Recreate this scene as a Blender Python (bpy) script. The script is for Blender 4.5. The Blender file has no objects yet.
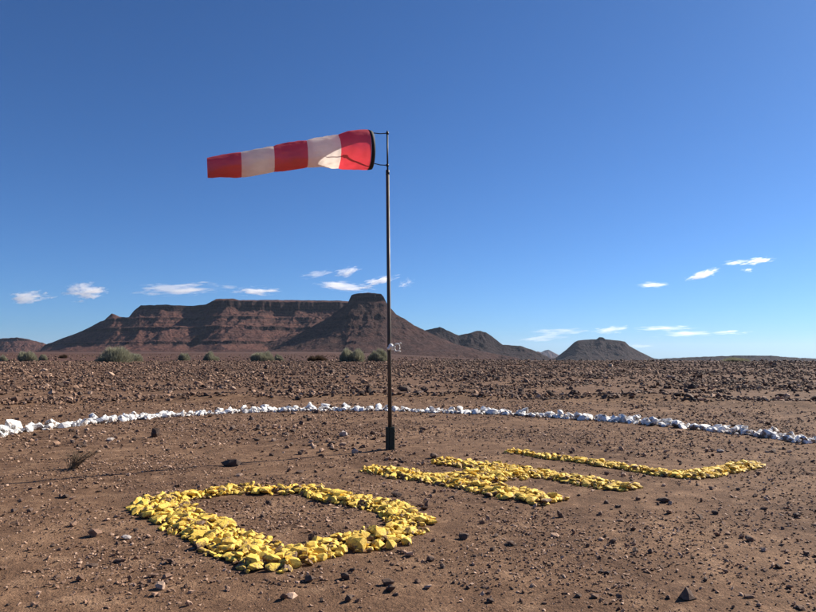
import bpy, bmesh, math, random
import numpy as np
from mathutils import Vector, Matrix, Euler

random.seed(7)
rng = np.random.default_rng(11)
S = bpy.context.scene
COL = S.collection
R = math.radians

# ------------------------------------------------------------------ camera
W, H, F = 816.0, 612.0, 684.0          # photograph size and focal length in its pixels
HORIZON = 354.0
EYE = 1.6
PITCH = math.atan((HORIZON - H / 2) / F)
cd = bpy.data.cameras.new('camera')
cd.sensor_width = 36.0
cd.lens = F / W * 36.0
cd.clip_start = 0.05
cd.clip_end = 120000
cam = bpy.data.objects.new('camera', cd)
COL.objects.link(cam)
cam.location = (0, 0, EYE)
cam.rotation_euler = (math.pi / 2 + PITCH, 0, 0)
S.camera = cam

# ------------------------------------------------------------------ sky, sun, exposure
SUN_AZ, SUN_EL = R(57.5), R(33.5)      # to the right of the view direction, ahead of the camera
world = bpy.data.worlds.new('World')
S.world = world
world.use_nodes = True
wn = world.node_tree
wn.nodes.clear()
sky = wn.nodes.new('ShaderNodeTexSky')
sky.sky_type = 'NISHITA'
sky.sun_disc = False
sky.sun_elevation = SUN_EL
sky.sun_rotation = SUN_AZ
sky.altitude = 0
sky.air_density = 0.7
sky.dust_density = 0.3
sky.ozone_density = 3.0
bg = wn.nodes.new('ShaderNodeBackground')
bg.inputs['Strength'].default_value = 0.050
tint = wn.nodes.new('ShaderNodeMix')           # cool daylight white balance of the whole sky
tint.data_type = 'RGBA'
tint.blend_type = 'MULTIPLY'
tint.inputs[0].default_value = 1.0
tint.inputs[7].default_value = (0.49, 0.81, 1.18, 1)
wo = wn.nodes.new('ShaderNodeOutputWorld')
wn.links.new(sky.outputs[0], tint.inputs[6])
wn.links.new(tint.outputs[2], bg.inputs[0])
wn.links.new(bg.outputs[0], wo.inputs[0])

sd = bpy.data.lights.new('sun', 'SUN')
sd.energy = 5.0
sd.angle = R(0.53)
sd.color = (1.0, 0.92, 0.80)
sun = bpy.data.objects.new('sun', sd)
COL.objects.link(sun)
sdir = Vector((math.sin(SUN_AZ) * math.cos(SUN_EL), math.cos(SUN_AZ) * math.cos(SUN_EL), math.sin(SUN_EL)))
sun.rotation_euler = sdir.to_track_quat('Z', 'Y').to_euler()
sun.location = (0, 0, 50)

S.view_settings.view_transform = 'Standard'
S.view_settings.look = 'None'
S.view_settings.exposure = 1.0
S.view_settings.gamma = 1.0
S.view_settings.use_curve_mapping = False
S.render.engine = 'CYCLES'
S.cycles.use_denoising = True
S.cycles.max_bounces = 12
S.cycles.diffuse_bounces = 3
S.cycles.volume_bounces = 8
S.cycles.transparent_max_bounces = 16

# ------------------------------------------------------------------ helpers
CP, SP = math.cos(PITCH), math.sin(PITCH)


def ray(px, py):
    """direction of a photograph pixel, scaled so that its forward (Y) part is 1: (x/y, z/y)"""
    a, b = (px - W / 2) / F, (H / 2 - py) / F
    y = CP - b * SP
    z = SP + b * CP
    return a / y, z / y


def at(px, py, Y):
    rx, rz = ray(px, py)
    return Vector((rx * Y, Y, EYE + rz * Y))


def on_ground(px, py):
    rx, rz = ray(px, py)
    Y = -EYE / rz
    for _ in range(6):
        Y = (float(gz(rx * Y, Y)) - EYE) / rz
    return Vector((rx * Y, Y, float(gz(rx * Y, Y))))


def sstep(a, b, x):
    t = np.clip((x - a) / (b - a), 0, 1)
    return t * t * (3 - 2 * t)


def _hash(ix, iy, seed):
    h = (ix.astype(np.int64) * 374761393 + iy.astype(np.int64) * 668265263 + seed * 974634777) & 0xFFFFFFFF
    h = ((h ^ (h >> 13)) * 1274126177) & 0xFFFFFFFF
    h = (h ^ (h >> 16)) & 0xFFFFFFFF
    return h / 4294967295.0


def noise(x, y, seed=0):
    x = np.asarray(x, float)
    y = np.asarray(y, float)
    ix, iy = np.floor(x), np.floor(y)
    fx, fy = x - ix, y - iy
    fx = fx * fx * fx * (fx * (fx * 6 - 15) + 10)
    fy = fy * fy * fy * (fy * (fy * 6 - 15) + 10)
    a, b = _hash(ix, iy, seed), _hash(ix + 1, iy, seed)
    c, d = _hash(ix, iy + 1, seed), _hash(ix + 1, iy + 1, seed)
    return (a + (b - a) * fx + (c - a) * fy + (a - b - c + d) * fx * fy) * 2 - 1


def fbm(x, y, seed=0, octv=4, gain=0.5):
    s, a, t = 0, 1.0, 0
    c, n = math.cos(0.6), math.sin(0.6)
    for o in range(octv):
        s = s + a * noise(x, y, seed + o * 17)
        t += a
        a *= gain
        x, y = (x * c - y * n) * 2.03 + 3.1, (x * n + y * c) * 2.03 + 7.7
    return s / t


def gz(x, y):
    """height of the ground"""
    x = np.asarray(x, float)
    y = np.asarray(y, float)
    r = np.hypot(x, y)
    z = 0.56 * sstep(25, 86, r)
    yy = np.maximum(np.abs(y), 1.0)
    ax = x / yy
    sl = 0.0022 - 0.0125 * sstep(-0.12, 0.20, ax)
    z = z + sl * np.maximum(0, r - 110)
    z = z + 0.26 * np.exp(-((r - 25.0 - 0.7 * noise(x * .2, y * .2, 5)) / 1.1) ** 2) * (0.55 + 0.6 * noise(x * 0.45, y * 0.45, 3))
    near = 1 - sstep(20, 30, r)
    z = z + near * (0.022 * fbm(x * 0.8, y * 0.8, 1, 4) + 0.010 * fbm(x * 4, y * 4, 2, 3)) * np.clip(r / 3, 0, 1)
    z = z + (1 - near) * (1 - sstep(150, 400, r)) * 0.10 * fbm(x * 0.18, y * 0.18, 4, 4)
    z = z + sstep(150, 500, r) * 0.6 * fbm(x * 0.01, y * 0.01, 6, 4)
    z = z + sstep(700, 2800, r) * 7.0 * fbm(x * 0.0022, y * 0.0022, 8, 3)
    return z


def mesh_np(name, verts, faces):
    """fast mesh from numpy arrays; faces is (n, k)"""
    me = bpy.data.meshes.new(name)
    n, k = faces.shape
    me.vertices.add(len(verts))
    me.vertices.foreach_set('co', np.ascontiguousarray(verts, np.float32).ravel())
    me.loops.add(n * k)
    me.loops.foreach_set('vertex_index', np.ascontiguousarray(faces, np.int32).ravel())
    me.polygons.add(n)
    me.polygons.foreach_set('loop_start', np.arange(0, n * k, k, dtype=np.int32))
    me.polygons.foreach_set('use_smooth', np.zeros(n, bool))
    me.update(calc_edges=True)
    return me


def link(name, me, mat=None, parent=None):
    o = bpy.data.objects.new(name, me)
    if mat is not None and me is not None and not me.materials:
        me.materials.append(mat)
    o.parent = parent
    COL.objects.link(o)
    return o


def thing(name, loc, label, cat, group=None):
    o = bpy.data.objects.new(name, None)
    o.empty_display_size = 0.2
    COL.objects.link(o)
    o.location = loc
    return tag(o, label, cat, group)


def tag(o, label, cat, group=None):
    o['label'] = label
    o['category'] = cat
    if group:
        o['group'] = group
    return o


def from_bm(name, bm, mat, parent=None, smooth=False):
    me = bpy.data.meshes.new(name)
    bm.to_mesh(me)
    bm.free()
    if smooth:
        for p in me.polygons:
            p.use_smooth = True
    return link(name, me, mat, parent)


def tube(bm, pts, rad, seg=10, cap=True):
    """a round bar along a list of points; rad a number or a list"""
    pts = [Vector(p) for p in pts]
    rings = []
    for i, p in enumerate(pts):
        d = (pts[min(i + 1, len(pts) - 1)] - pts[max(i - 1, 0)]).normalized()
        up = Vector((0, 0, 1)) if abs(d.z) < 0.9 else Vector((1, 0, 0))
        u = d.cross(up).normalized()
        v = d.cross(u).normalized()
        r = rad[i] if isinstance(rad, (list, tuple)) else rad
        rings.append([bm.verts.new(p + (u * math.cos(2 * math.pi * k / seg) + v * math.sin(2 * math.pi * k / seg)) * r) for k in range(seg)])
    for a, b in zip(rings, rings[1:]):
        for k in range(seg):
            bm.faces.new((a[k], a[(k + 1) % seg], b[(k + 1) % seg], b[k]))
    if cap:
        bm.faces.new(rings[0])
        bm.faces.new(rings[-1][::-1])
    bmesh.ops.recalc_face_normals(bm, faces=bm.faces[:])


def box(bm, c, s, rot=None, bevel=0.0):
    ret = bmesh.ops.create_cube(bm, size=1.0)
    vs = ret['verts']
    bmesh.ops.scale(bm, vec=Vector(s), verts=vs)
    if bevel:
        es = list({e for v in vs for e in v.link_edges})
        g = bmesh.ops.bevel(bm, geom=es, offset=bevel, segments=2, affect='EDGES')
        vs = list({v for f in g['faces'] for v in f.verts} | {v for v in vs if v.is_valid})
    if rot is not None:
        bmesh.ops.rotate(bm, cent=(0, 0, 0), matrix=rot, verts=vs)
    bmesh.ops.translate(bm, vec=Vector(c), verts=vs)


# ------------------------------------------------------------------ materials
class NT:
    def __init__(self, name):
        self.m = bpy.data.materials.new(name)
        self.m.use_nodes = True
        self.t = self.m.node_tree
        self.t.nodes.clear()
        self.out = self.n('ShaderNodeOutputMaterial')

    def n(self, kind, **kw):
        nd = self.t.nodes.new(kind)
        for k, v in kw.items():
            setattr(nd, k, v)
        return nd

    def l(self, a, b):
        self.t.links.new(a, b)

    def noise(self, co, scale, detail=4, rough=0.55, dist=0.0):
        nd = self.n('ShaderNodeTexNoise')
        nd.inputs['Scale'].default_value = scale
        nd.inputs['Detail'].default_value = detail
        nd.inputs['Roughness'].default_value = rough
        nd.inputs['Distortion'].default_value = dist
        self.l(co, nd.inputs['Vector'])
        return nd.outputs['Fac']

    def ramp(self, fac, stops):
        nd = self.n('ShaderNodeValToRGB')
        els = nd.color_ramp.elements
        while len(els) < len(stops):
            els.new(0.5)
        for e, (p, c) in zip(els, stops):
            e.position = p
            e.color = (*c, 1) if not isinstance(c, (int, float)) else (c, c, c, 1)
        self.l(fac, nd.inputs['Fac'])
        return nd.outputs['Color']

    def mix(self, fac, a, b, mode='MIX'):
        nd = self.n('ShaderNodeMix', data_type='RGBA', blend_type=mode)
        for s, v in ((nd.inputs[0], fac), (nd.inputs[6], a), (nd.inputs[7], b)):
            if isinstance(v, (int, float)):
                s.default_value = v
            elif isinstance(v, tuple):
                s.default_value = (*v, 1)
            else:
                self.l(v, s)
        return nd.outputs[2]

    def math(self, op, a, b=0.0, clamp=False):
        nd = self.n('ShaderNodeMath', operation=op, use_clamp=clamp)
        for s, v in zip(nd.inputs, (a, b)):
            if isinstance(v, (int, float)):
                s.default_value = v
            else:
                self.l(v, s)
        return nd.outputs[0]

    def bump(self, hgt, strength, dist):
        nd = self.n('ShaderNodeBump')
        nd.inputs['Strength'].default_value = strength
        nd.inputs['Distance'].default_value = dist
        self.l(hgt, nd.inputs['Height'])
        return nd.outputs['Normal']

    def principled(self, color, rough=0.9, normal=None, spec=0.2, metal=0.0):
        p = self.n('ShaderNodeBsdfPrincipled')
        for s, v in ((p.inputs['Base Color'], color), (p.inputs['Roughness'], rough)):
            if isinstance(v, (int, float)):
                s.default_value = v
            elif isinstance(v, tuple):
                s.default_value = (*v, 1)
            else:
                self.l(v, s)
        p.inputs['Specular IOR Level'].default_value = spec
        p.inputs['Metallic'].default_value = metal
        if normal is not None:
            self.l(normal, p.inputs['Normal'])
        self.l(p.outputs[0], self.out.inputs['Surface'])
        return p


def mat_ground():
    m = NT('soil')
    pos = m.n('ShaderNodeNewGeometry').outputs['Position']
    big = m.noise(pos, 0.55, 5, 0.6, 0.4)
    mid = m.noise(pos, 3.2, 5, 0.65, 0.2)
    fine = m.noise(pos, 38, 4, 0.7)
    c = m.ramp(big, [(0.38, (0.088, 0.047, 0.027)), (0.52, (0.150, 0.085, 0.049)), (0.66, (0.25, 0.150, 0.089))])
    c2 = m.ramp(mid, [(0.36, (0.072, 0.039, 0.023)), (0.52, (0.142, 0.080, 0.047)), (0.68, (0.31, 0.195, 0.120))])
    c = m.mix(0.5, c, c2)
    ln = m.n('ShaderNodeVectorMath', operation='LENGTH')
    m.l(pos, ln.inputs[0])
    far = m.ramp(m.math('MULTIPLY', ln.outputs['Value'], 0.004), [(0.10, 0.0), (0.36, 1.0)])
    plain = m.ramp(m.noise(pos, 0.02, 6, 0.65), [(0.35, (0.052, 0.026, 0.019)), (0.65, (0.095, 0.047, 0.034))])
    c = m.mix(far, c, plain)
    vor = m.n('ShaderNodeTexVoronoi', feature='F1')
    vor.inputs['Scale'].default_value = 75
    m.l(pos, vor.inputs['Vector'])
    grit = m.ramp(vor.outputs['Color'], [(0.0, 0.4), (0.5, 0.9), (0.85, 1.3), (1.0, 2.1)])
    c = m.mix(0.6, c, grit, 'MULTIPLY')
    c = m.mix(0.5, c, m.ramp(fine, [(0.3, 0.62), (0.7, 1.35)]), 'MULTIPLY')
    h = m.math('ADD', m.math('MULTIPLY', m.noise(pos, 14, 6, 0.7), 1.0), m.math('MULTIPLY', vor.outputs['Distance'], -0.22))
    h = m.math('ADD', h, m.math('MULTIPLY', m.noise(pos, 5, 6, 0.75), 1.2))
    m.principled(c, 0.95, m.bump(h, 0.75, 0.03), 0.15)
    return m.m


def mat_rock(name, stops, bump=0.6, scale=22.0, dist=0.01):
    """rocks that carry a random 'tint' per stone"""
    m = NT(name)
    pos = m.n('ShaderNodeNewGeometry').outputs['Position']
    a = m.n('ShaderNodeAttribute', attribute_name='tint')
    c = m.ramp(a.outputs['Fac'], stops)
    n = m.noise(pos, scale, 4, 0.6)
    c = m.mix(0.6, c, m.ramp(n, [(0.3, 0.6), (0.7, 1.3)]), 'MULTIPLY')
    m.principled(c, 0.85, m.bump(n, bump, dist), 0.25)
    return m.m


ROCK_STOPS = [(0.0, (0.050, 0.034, 0.028)), (0.35, (0.110, 0.066, 0.046)), (0.62, (0.185, 0.110, 0.074)),
              (0.85, (0.28, 0.170, 0.112)), (1.0, (0.44, 0.295, 0.21))]


def mat_single_rock(name, stops):
    """rocks that are objects of their own: tint from the object's random number"""
    m = NT(name)
    pos = m.n('ShaderNodeNewGeometry').outputs['Position']
    c = m.ramp(m.n('ShaderNodeObjectInfo').outputs['Random'], stops)
    n = m.noise(pos, 25, 5, 0.65)
    c = m.mix(0.7, c, m.ramp(n, [(0.3, 0.6), (0.7, 1.35)]), 'MULTIPLY')
    m.principled(c, 0.85, m.bump(n, 0.7, 0.012), 0.25)
    return m.m


def mat_painted(name, light, dark, bare, wear, soft=0.1):
    m = NT(name)
    geo = m.n('ShaderNodeNewGeometry')
    pos = geo.outputs['Position']
    oi = m.n('ShaderNodeObjectInfo')
    paint = m.mix(oi.outputs['Random'], light, dark)
    n1 = m.noise(pos, 9, 5, 0.65, 0.3)
    n2 = m.noise(pos, 55, 4, 0.6)
    tc = m.n('ShaderNodeTexCoord')
    sep = m.n('ShaderNodeSeparateXYZ')
    m.l(tc.outputs['Object'], sep.inputs[0])
    # the paint was thrown on from above: bare, dusty stone low down and in worn patches
    up = m.math('MULTIPLY', sep.outputs['Z'], 0.22)
    k = m.math('ADD', m.math('ADD', n1, m.math('MULTIPLY', m.math('SUBTRACT', n2, 0.5), 0.35)), up)
    k = m.math('ADD', k, m.math('MULTIPLY', m.math('SUBTRACT', oi.outputs['Random'], 0.5), 0.12))
    mask = m.ramp(k, [(wear, 0.0), (wear + soft, 1.0)])
    c = m.mix(mask, bare, paint)
    c = m.mix(0.55, c, m.ramp(n2, [(0.25, 0.72), (0.75, 1.2)]), 'MULTIPLY')
    m.principled(c, 0.7, m.bump(n2, 0.5, 0.01), 0.3)
    return m.m


def mat_hill(name, hcol, apron=1.0):
    m = NT(name)
    geo = m.n('ShaderNodeNewGeometry')
    pos = geo.outputs['Position']
    sep = m.n('ShaderNodeSeparateXYZ')
    m.l(pos, sep.inputs[0])
    warp = m.noise(pos, 0.004, 4, 0.6)
    band = m.n('ShaderNodeTexNoise', noise_dimensions='1D')
    band.inputs['Scale'].default_value = 0.045
    band.inputs['Detail'].default_value = 4
    m.l(m.math('ADD', sep.outputs['Z'], m.math('MULTIPLY', warp, 22)), band.inputs['W'])
    nsep = m.n('ShaderNodeSeparateXYZ')
    m.l(geo.outputs['True Normal'], nsep.inputs[0])
    flat = m.ramp(nsep.outputs['Z'], [(0.45, 0.0), (0.82, 1.0)])
    rock = m.ramp(band.outputs['Fac'], [(0.3, hcol[0]), (0.5, hcol[1]), (0.7, hcol[0])])
    # upright joints and fallen blocks break the cliff faces
    jm = m.n('ShaderNodeMapping')
    jm.inputs['Scale'].default_value = (1, 1, 0.16)
    m.l(pos, jm.inputs['Vector'])
    rock = m.mix(0.8, rock, m.ramp(m.noise(jm.outputs[0], 0.055, 5, 0.7), [(0.35, 0.45), (0.65, 1.7)]), 'MULTIPLY')
    talus = m.mix(m.ramp(m.noise(pos, 0.012, 6, 0.65), [(0.35, 0.0), (0.65, 1.0)]), hcol[2], hcol[3])
    # thin outcropping ledges of darker rock run level through the scree, broken up along their length
    led = m.n('ShaderNodeTexNoise', noise_dimensions='1D')
    led.inputs['Scale'].default_value = 0.075
    led.inputs['Detail'].default_value = 3
    m.l(m.math('ADD', sep.outputs['Z'], m.math('MULTIPLY', m.noise(pos, 0.012, 5, 0.6), 16)), led.inputs['W'])
    brk = m.ramp(m.noise(pos, 0.008, 5, 0.7), [(0.40, 0.0), (0.56, 0.85)])
    ledge = m.math('MULTIPLY', m.ramp(led.outputs['Fac'], [(0.52, 0.0), (0.60, 1.0)]), brk)
    talus = m.mix(ledge, talus, hcol[1])
    c = m.mix(flat, rock, talus)
    soil = m.ramp(m.noise(pos, 0.02, 6, 0.65), [(0.35, (0.052, 0.026, 0.019)), (0.65, (0.095, 0.047, 0.034))])
    foot = m.ramp(m.math('ADD', m.math('MULTIPLY', sep.outputs['Z'], 0.01), m.math('MULTIPLY', m.noise(pos, 0.006, 4, 0.6), 0.5)), [(0.24, 1.0), (0.52, 0.0)])
    c = m.mix(m.math('MULTIPLY', m.math('MULTIPLY', foot, flat), apron), c, soil)
    fine = m.noise(pos, 0.09, 6, 0.7)
    c = m.mix(0.7, c, m.ramp(fine, [(0.3, 0.35), (0.7, 1.7)]), 'MULTIPLY')
    m.principled(c, 0.95, m.bump(m.noise(pos, 0.05, 7, 0.75), 1.0, 22), 0.1)
    return m.m


def mat_plain(name, col, rough=0.6, metal=0.0, scale=30, amt=0.5, spec=0.4):
    m = NT(name)
    pos = m.n('ShaderNodeNewGeometry').outputs['Position']
    n = m.noise(pos, scale, 5, 0.65)
    c = m.mix(amt, col, m.ramp(n, [(0.3, 0.5), (0.7, 1.45)]), 'MULTIPLY')
    m.principled(c, rough, m.bump(n, 0.2, 0.003), spec, metal)
    return m.m


def mat_rust(name):
    m = NT(name)
    pos = m.n('ShaderNodeNewGeometry').outputs['Position']
    mp = m.n('ShaderNodeMapping')
    mp.inputs['Scale'].default_value = (1, 1, 0.25)
    m.l(pos, mp.inputs['Vector'])
    n = m.noise(mp.outputs[0], 16, 6, 0.7, 0.4)
    c = m.ramp(n, [(0.3, (0.030, 0.025, 0.022)), (0.5, (0.065, 0.050, 0.039)), (0.72, (0.125, 0.092, 0.066))])
    m.principled(c, m.ramp(n, [(0.3, 0.42), (0.7, 0.8)]), m.bump(n, 0.25, 0.003), 0.5, 0.25)
    return m.m


def mat_cloth(name, col, trans):
    m = NT(name)
    pos = m.n('ShaderNodeNewGeometry').outputs['Position']
    n = m.noise(pos, 5, 5, 0.6)
    weave = m.noise(pos, 160, 2, 0.5)
    c = m.mix(0.35, col, m.ramp(n, [(0.3, 0.72), (0.7, 1.2)]), 'MULTIPLY')
    d = m.n('ShaderNodeBsdfDiffuse')
    t = m.n('ShaderNodeBsdfTranslucent')
    m.l(c, d.inputs['Color'])
    m.l(c, t.inputs['Color'])
    nb = m.bump(m.math('ADD', m.math('MULTIPLY', n, 1.5), m.math('MULTIPLY', weave, 0.15)), 0.35, 0.03)
    m.l(nb, d.inputs['Normal'])
    g = m.n('ShaderNodeBsdfGlossy')
    g.inputs['Roughness'].default_value = 0.55
    m.l(nb, g.inputs['Normal'])
    mx = m.n('ShaderNodeMixShader')
    mx.inputs[0].default_value = trans
    m.l(d.outputs[0], mx.inputs[1])
    m.l(t.outputs[0], mx.inputs[2])
    m2 = m.n('ShaderNodeMixShader')
    m2.inputs[0].default_value = 0.12
    m.l(mx.outputs[0], m2.inputs[1])
    m.l(g.outputs[0], m2.inputs[2])
    m.l(m2.outputs[0], m.out.inputs['Surface'])
    return m.m


def mat_leaf(name, stops):
    m = NT(name)
    a = m.n('ShaderNodeAttribute', attribute_name='tint')
    c = m.ramp(a.outputs['Fac'], stops)
    d = m.n('ShaderNodeBsdfDiffuse')
    t = m.n('ShaderNodeBsdfTranslucent')
    m.l(c, d.inputs['Color'])
    m.l(c, t.inputs['Color'])
    mx = m.n('ShaderNodeMixShader')
    mx.inputs[0].default_value = 0.25
    m.l(d.outputs[0], mx.inputs[1])
    m.l(t.outputs[0], mx.inputs[2])
    m.l(mx.outputs[0], m.out.inputs['Surface'])
    return m.m


M_SOIL = mat_ground()
M_GRAVEL = mat_rock('gravel', ROCK_STOPS, 0.5, 60, 0.004)
M_FIELD = mat_rock('field_rock', ROCK_STOPS, 0.6, 8, 0.03)
M_STONE = mat_single_rock('brown_stone', ROCK_STOPS)
M_DARKSTONE = mat_single_rock('dark_stone', [(0.0, (0.075, 0.050, 0.038)), (1.0, (0.13, 0.084, 0.062))])
M_PALESTONE = mat_single_rock('pale_stone', [(0.0, (0.30, 0.20, 0.145)), (1.0, (0.42, 0.29, 0.21))])
M_GREYSTONE = mat_single_rock('grey_stone', [(0.0, (0.34, 0.29, 0.26)), (1.0, (0.46, 0.40, 0.36))])
M_YELLOW = mat_painted('yellow_paint', (0.88, 0.60, 0.092), (0.66, 0.43, 0.075), (0.17, 0.10, 0.06), 0.39, 0.13)
M_WHITE = mat_painted('white_wash', (0.88, 0.86, 0.82), (0.74, 0.71, 0.66), (0.20, 0.14, 0.105), 0.36, 0.14)
M_HILL = mat_hill('mesa_rock', ((0.022, 0.013, 0.013), (0.046, 0.026, 0.023), (0.150, 0.070, 0.053), (0.066, 0.033, 0.029)))
M_HILL_SHADED = mat_hill('shaded_hill_rock', ((0.012, 0.008, 0.009), (0.022, 0.014, 0.014), (0.036, 0.020, 0.018), (0.022, 0.013, 0.012)), 0.0)  # darker hill rock: shade on the far butte and ridges put into its colours
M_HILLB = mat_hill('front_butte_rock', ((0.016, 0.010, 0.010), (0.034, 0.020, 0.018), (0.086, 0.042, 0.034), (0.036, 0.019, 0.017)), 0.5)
M_RUST = mat_rust('rusty_steel')
M_DARK = mat_plain('dark_metal', (0.018, 0.018, 0.020), 0.55, 0.3)
M_GREEN = mat_plain('dark_green_paint', (0.018, 0.030, 0.022), 0.6)
M_GALV = mat_plain('galvanised_steel', (0.55, 0.55, 0.53), 0.45, 0.35)
M_PLASTIC = mat_plain('white_plastic', (0.80, 0.79, 0.76), 0.5, 0.0, 20, 0.25)
M_RED = mat_cloth('red_cloth', (0.66, 0.050, 0.075), 0.56)
M_CREAM = mat_cloth('white_cloth', (0.88, 0.82, 0.76), 0.60)
M_HEM = mat_plain('black_webbing', (0.012, 0.012, 0.014), 0.8)
M_TWIG = mat_plain('dry_twig', (0.16, 0.115, 0.07), 0.9, 0, 60)
M_SHRUB = mat_leaf('shrub_stems', [(0.0, (0.19, 0.18, 0.12)), (0.6, (0.33, 0.32, 0.225)), (1.0, (0.50, 0.47, 0.35))])
M_BROWNSHRUB = mat_leaf('dry_shrub_stems', [(0.0, (0.075, 0.050, 0.034)), (1.0, (0.15, 0.105, 0.070))])

# ------------------------------------------------------------------ ground: one sheet to the horizon
def build_ground():
    radii = [0.0]
    r = 1.2
    rr = [0.4, 0.8]
    while r < 30:
        rr.append(r)
        r *= 1.0078
    while r < 140:
        rr.append(r)
        r *= 1.018
    while r < 45000:
        rr.append(r)
        r *= 1.09
    rr = np.array(rr)
    fine = np.linspace(R(-44), R(44), 441)
    rest = np.linspace(R(44), R(316), 60)[1:-1]
    az = np.concatenate([fine, rest])
    A, RR = np.meshgrid(az, rr)
    X, Y = RR * np.sin(A), RR * np.cos(A)
    Z = gz(X, Y)
    nr, na = A.shape
    v = np.stack([X, Y, Z], -1).reshape(-1, 3)
    i = np.arange(nr - 1)[:, None] * na
    j = np.arange(na)[None, :]
    j2 = (j + 1) % na
    f = np.stack([i + j, i + na + j, i + na + j2, i + j2], -1).reshape(-1, 4)[:, ::-1]
    me = mesh_np('ground', v, f)
    me.polygons.foreach_set('use_smooth', np.ones(len(me.polygons), bool))
    o = link('ground', me, M_SOIL)
    o['kind'] = 'structure'
    return o


build_ground()

# ------------------------------------------------------------------ hills
def interp(pts, x):
    p = np.array(pts, float)
    return np.interp(x, p[:, 0], p[:, 1])


def hill(name, sky_pts, depth, strata, mat, seed, bay=120.0, gully=60.0, base_y=358.5, plateau=260, plan=None, step=0.8, rows=230, deepfront=1500, wob=0.35, spread=1.0):
    """a layered hill: horizontal strata wrap round it, the crest follows the traced skyline at its distance"""
    x0, x1 = sky_pts[0][0], sky_pts[-1][0]
    px = np.arange(x0, x1 + step, step)
    py = interp(sky_pts, px)
    py = py + wob * fbm(px * 0.35, px * 0 + seed, seed, 3)
    rx, rz = np.array([ray(a, b) for a, b in zip(px, py)]).T
    bx, bz = np.array([ray(a, base_y) for a in px]).T
    Dc = depth + bay * fbm(px / 42.0, px * 0 + 3.3, seed + 1, 3)
    if plan is not None:
        Dc = Dc + interp(plan, px)
    Hc = EYE + rz * Dc
    zb = EYE + bz[len(bz) // 2] * depth - 6
    # strata: list of (height fraction 0..1 of reference height, slope dz/dx up to there)
    href = Hc.max() - zb
    zs, xs = [zb], [0.0]
    for (fr, sl) in strata:
        z = zb + fr * href
        xs.append(xs[-1] + (z - zs[-1]) / sl)
        zs.append(z)
    zs, xs = np.array(zs), np.array(xs)
    Xc = np.interp(Hc, zs, xs)
    t = np.linspace(0, 1, rows)
    q = -plateau * 1.6 + (deepfront + plateau * 1.6) * (t ** 1.15)     # distance in front of the crest
    Q, PX = np.meshgrid(q, px, indexing='ij')
    Yd = Dc[None, :] - Q
    Xw = rx[None, :] * Yd
    amp = sstep(-10, 90, Q)
    low = sstep(30, 600, Q)
    # below the crest the plan of the hill is rounded off and wanders: slopes spread out as they descend
    levels = []
    for sg in (0.01, 2.0, 5.0, 11.0, 20.0):
        kx = np.arange(-int(3 * sg / step) - 1, int(3 * sg / step) + 2) * step
        kw = np.exp(-0.5 * (kx / max(sg, 0.05)) ** 2)
        pad = np.concatenate([np.full(len(kx) // 2, Xc[0]), Xc, np.full(len(kx) // 2, Xc[-1])])
        levels.append(np.convolve(pad, kw / kw.sum(), 'valid')[:len(px)])
    levels = np.array(levels)
    warp = (9.0 * fbm(Xw / 400.0, Yd / 400.0, seed + 31, 3) * low + 2.5 * fbm(Xw / 90.0, Yd / 90.0, seed + 33, 2) * amp) * spread
    lv = np.clip(np.interp(Q, [0, 40, 160, 450, 1000], [0, 1, 2, 3, 4]) * spread, 0, 3.999)
    col = np.clip((PX + warp - px[0]) / step, 0, len(px) - 1.001)
    c0, l0 = col.astype(int), lv.astype(int)
    cf, lf = col - c0, lv - l0
    g = lambda L, C: levels[L, C]
    XQ = (g(l0, c0) * (1 - cf) + g(l0, c0 + 1) * cf) * (1 - lf) + (g(l0 + 1, c0) * (1 - cf) + g(l0 + 1, c0 + 1) * cf) * lf
    rid = 1 - 2 * np.abs(fbm(Xw / 260.0 + 0.5 * noise(Yd / 300, Xw / 300, seed + 9), Yd / 700.0, seed + 3, 3))
    rid2 = 1 - 2 * np.abs(noise(Xw / 80.0 + 0.5 * noise(Yd / 90, Xw / 90, seed + 19), Yd / 260.0, seed + 5))
    f3 = fbm(Xw / 38.0, Yd / 55.0, seed + 7, 4)
    Qn = Q - amp * (gully * (rid - 0.4) * (0.35 + 1.2 * low) + gully * 0.30 * (rid2 - 0.3) * (0.5 + low) + gully * 0.42 * f3)
    P = XQ - np.maximum(Qn, 0)
    Z = np.interp(P, xs, zs)
    # scree buries the ledges in places
    Zs = (np.interp(P - 25, xs, zs) + np.interp(P + 25, xs, zs) + np.interp(P - 60, xs, zs) + np.interp(P + 60, xs, zs)) / 4
    cover = sstep(-0.15, 0.35, fbm(Xw / 170.0, Yd / 120.0, seed + 23, 3)) * sstep(0.93, 0.75, (Z - zb) / href) * 0.6
    Z = Z + (Zs - Z) * cover
    under = np.minimum(P, 0)
    Z = Z + under * 0.25
    # back side falls away behind the plateau
    back = np.maximum(0, -(Q + plateau))
    Z = Z - back * 0.8
    Z = Z + sstep(0, 60, Q) * 3.2 * fbm(Xw / 18.0, Yd / 18.0, seed + 11, 4)
    Z = np.minimum(Z, Hc[None, :] + 0 * Z)
    nr, na = Z.shape
    v = np.stack([Xw, Yd, Z], -1).reshape(-1, 3)
    i = np.arange(nr - 1)[:, None] * na
    j = np.arange(na - 1)[None, :]
    f = np.stack([i + j, i + na + j, i + na + j + 1, i + j + 1], -1).reshape(-1, 4)
    me = mesh_np(name, v, f)
    o = link(name, me, mat)
    o['kind'] = 'structure'
    return o


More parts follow.
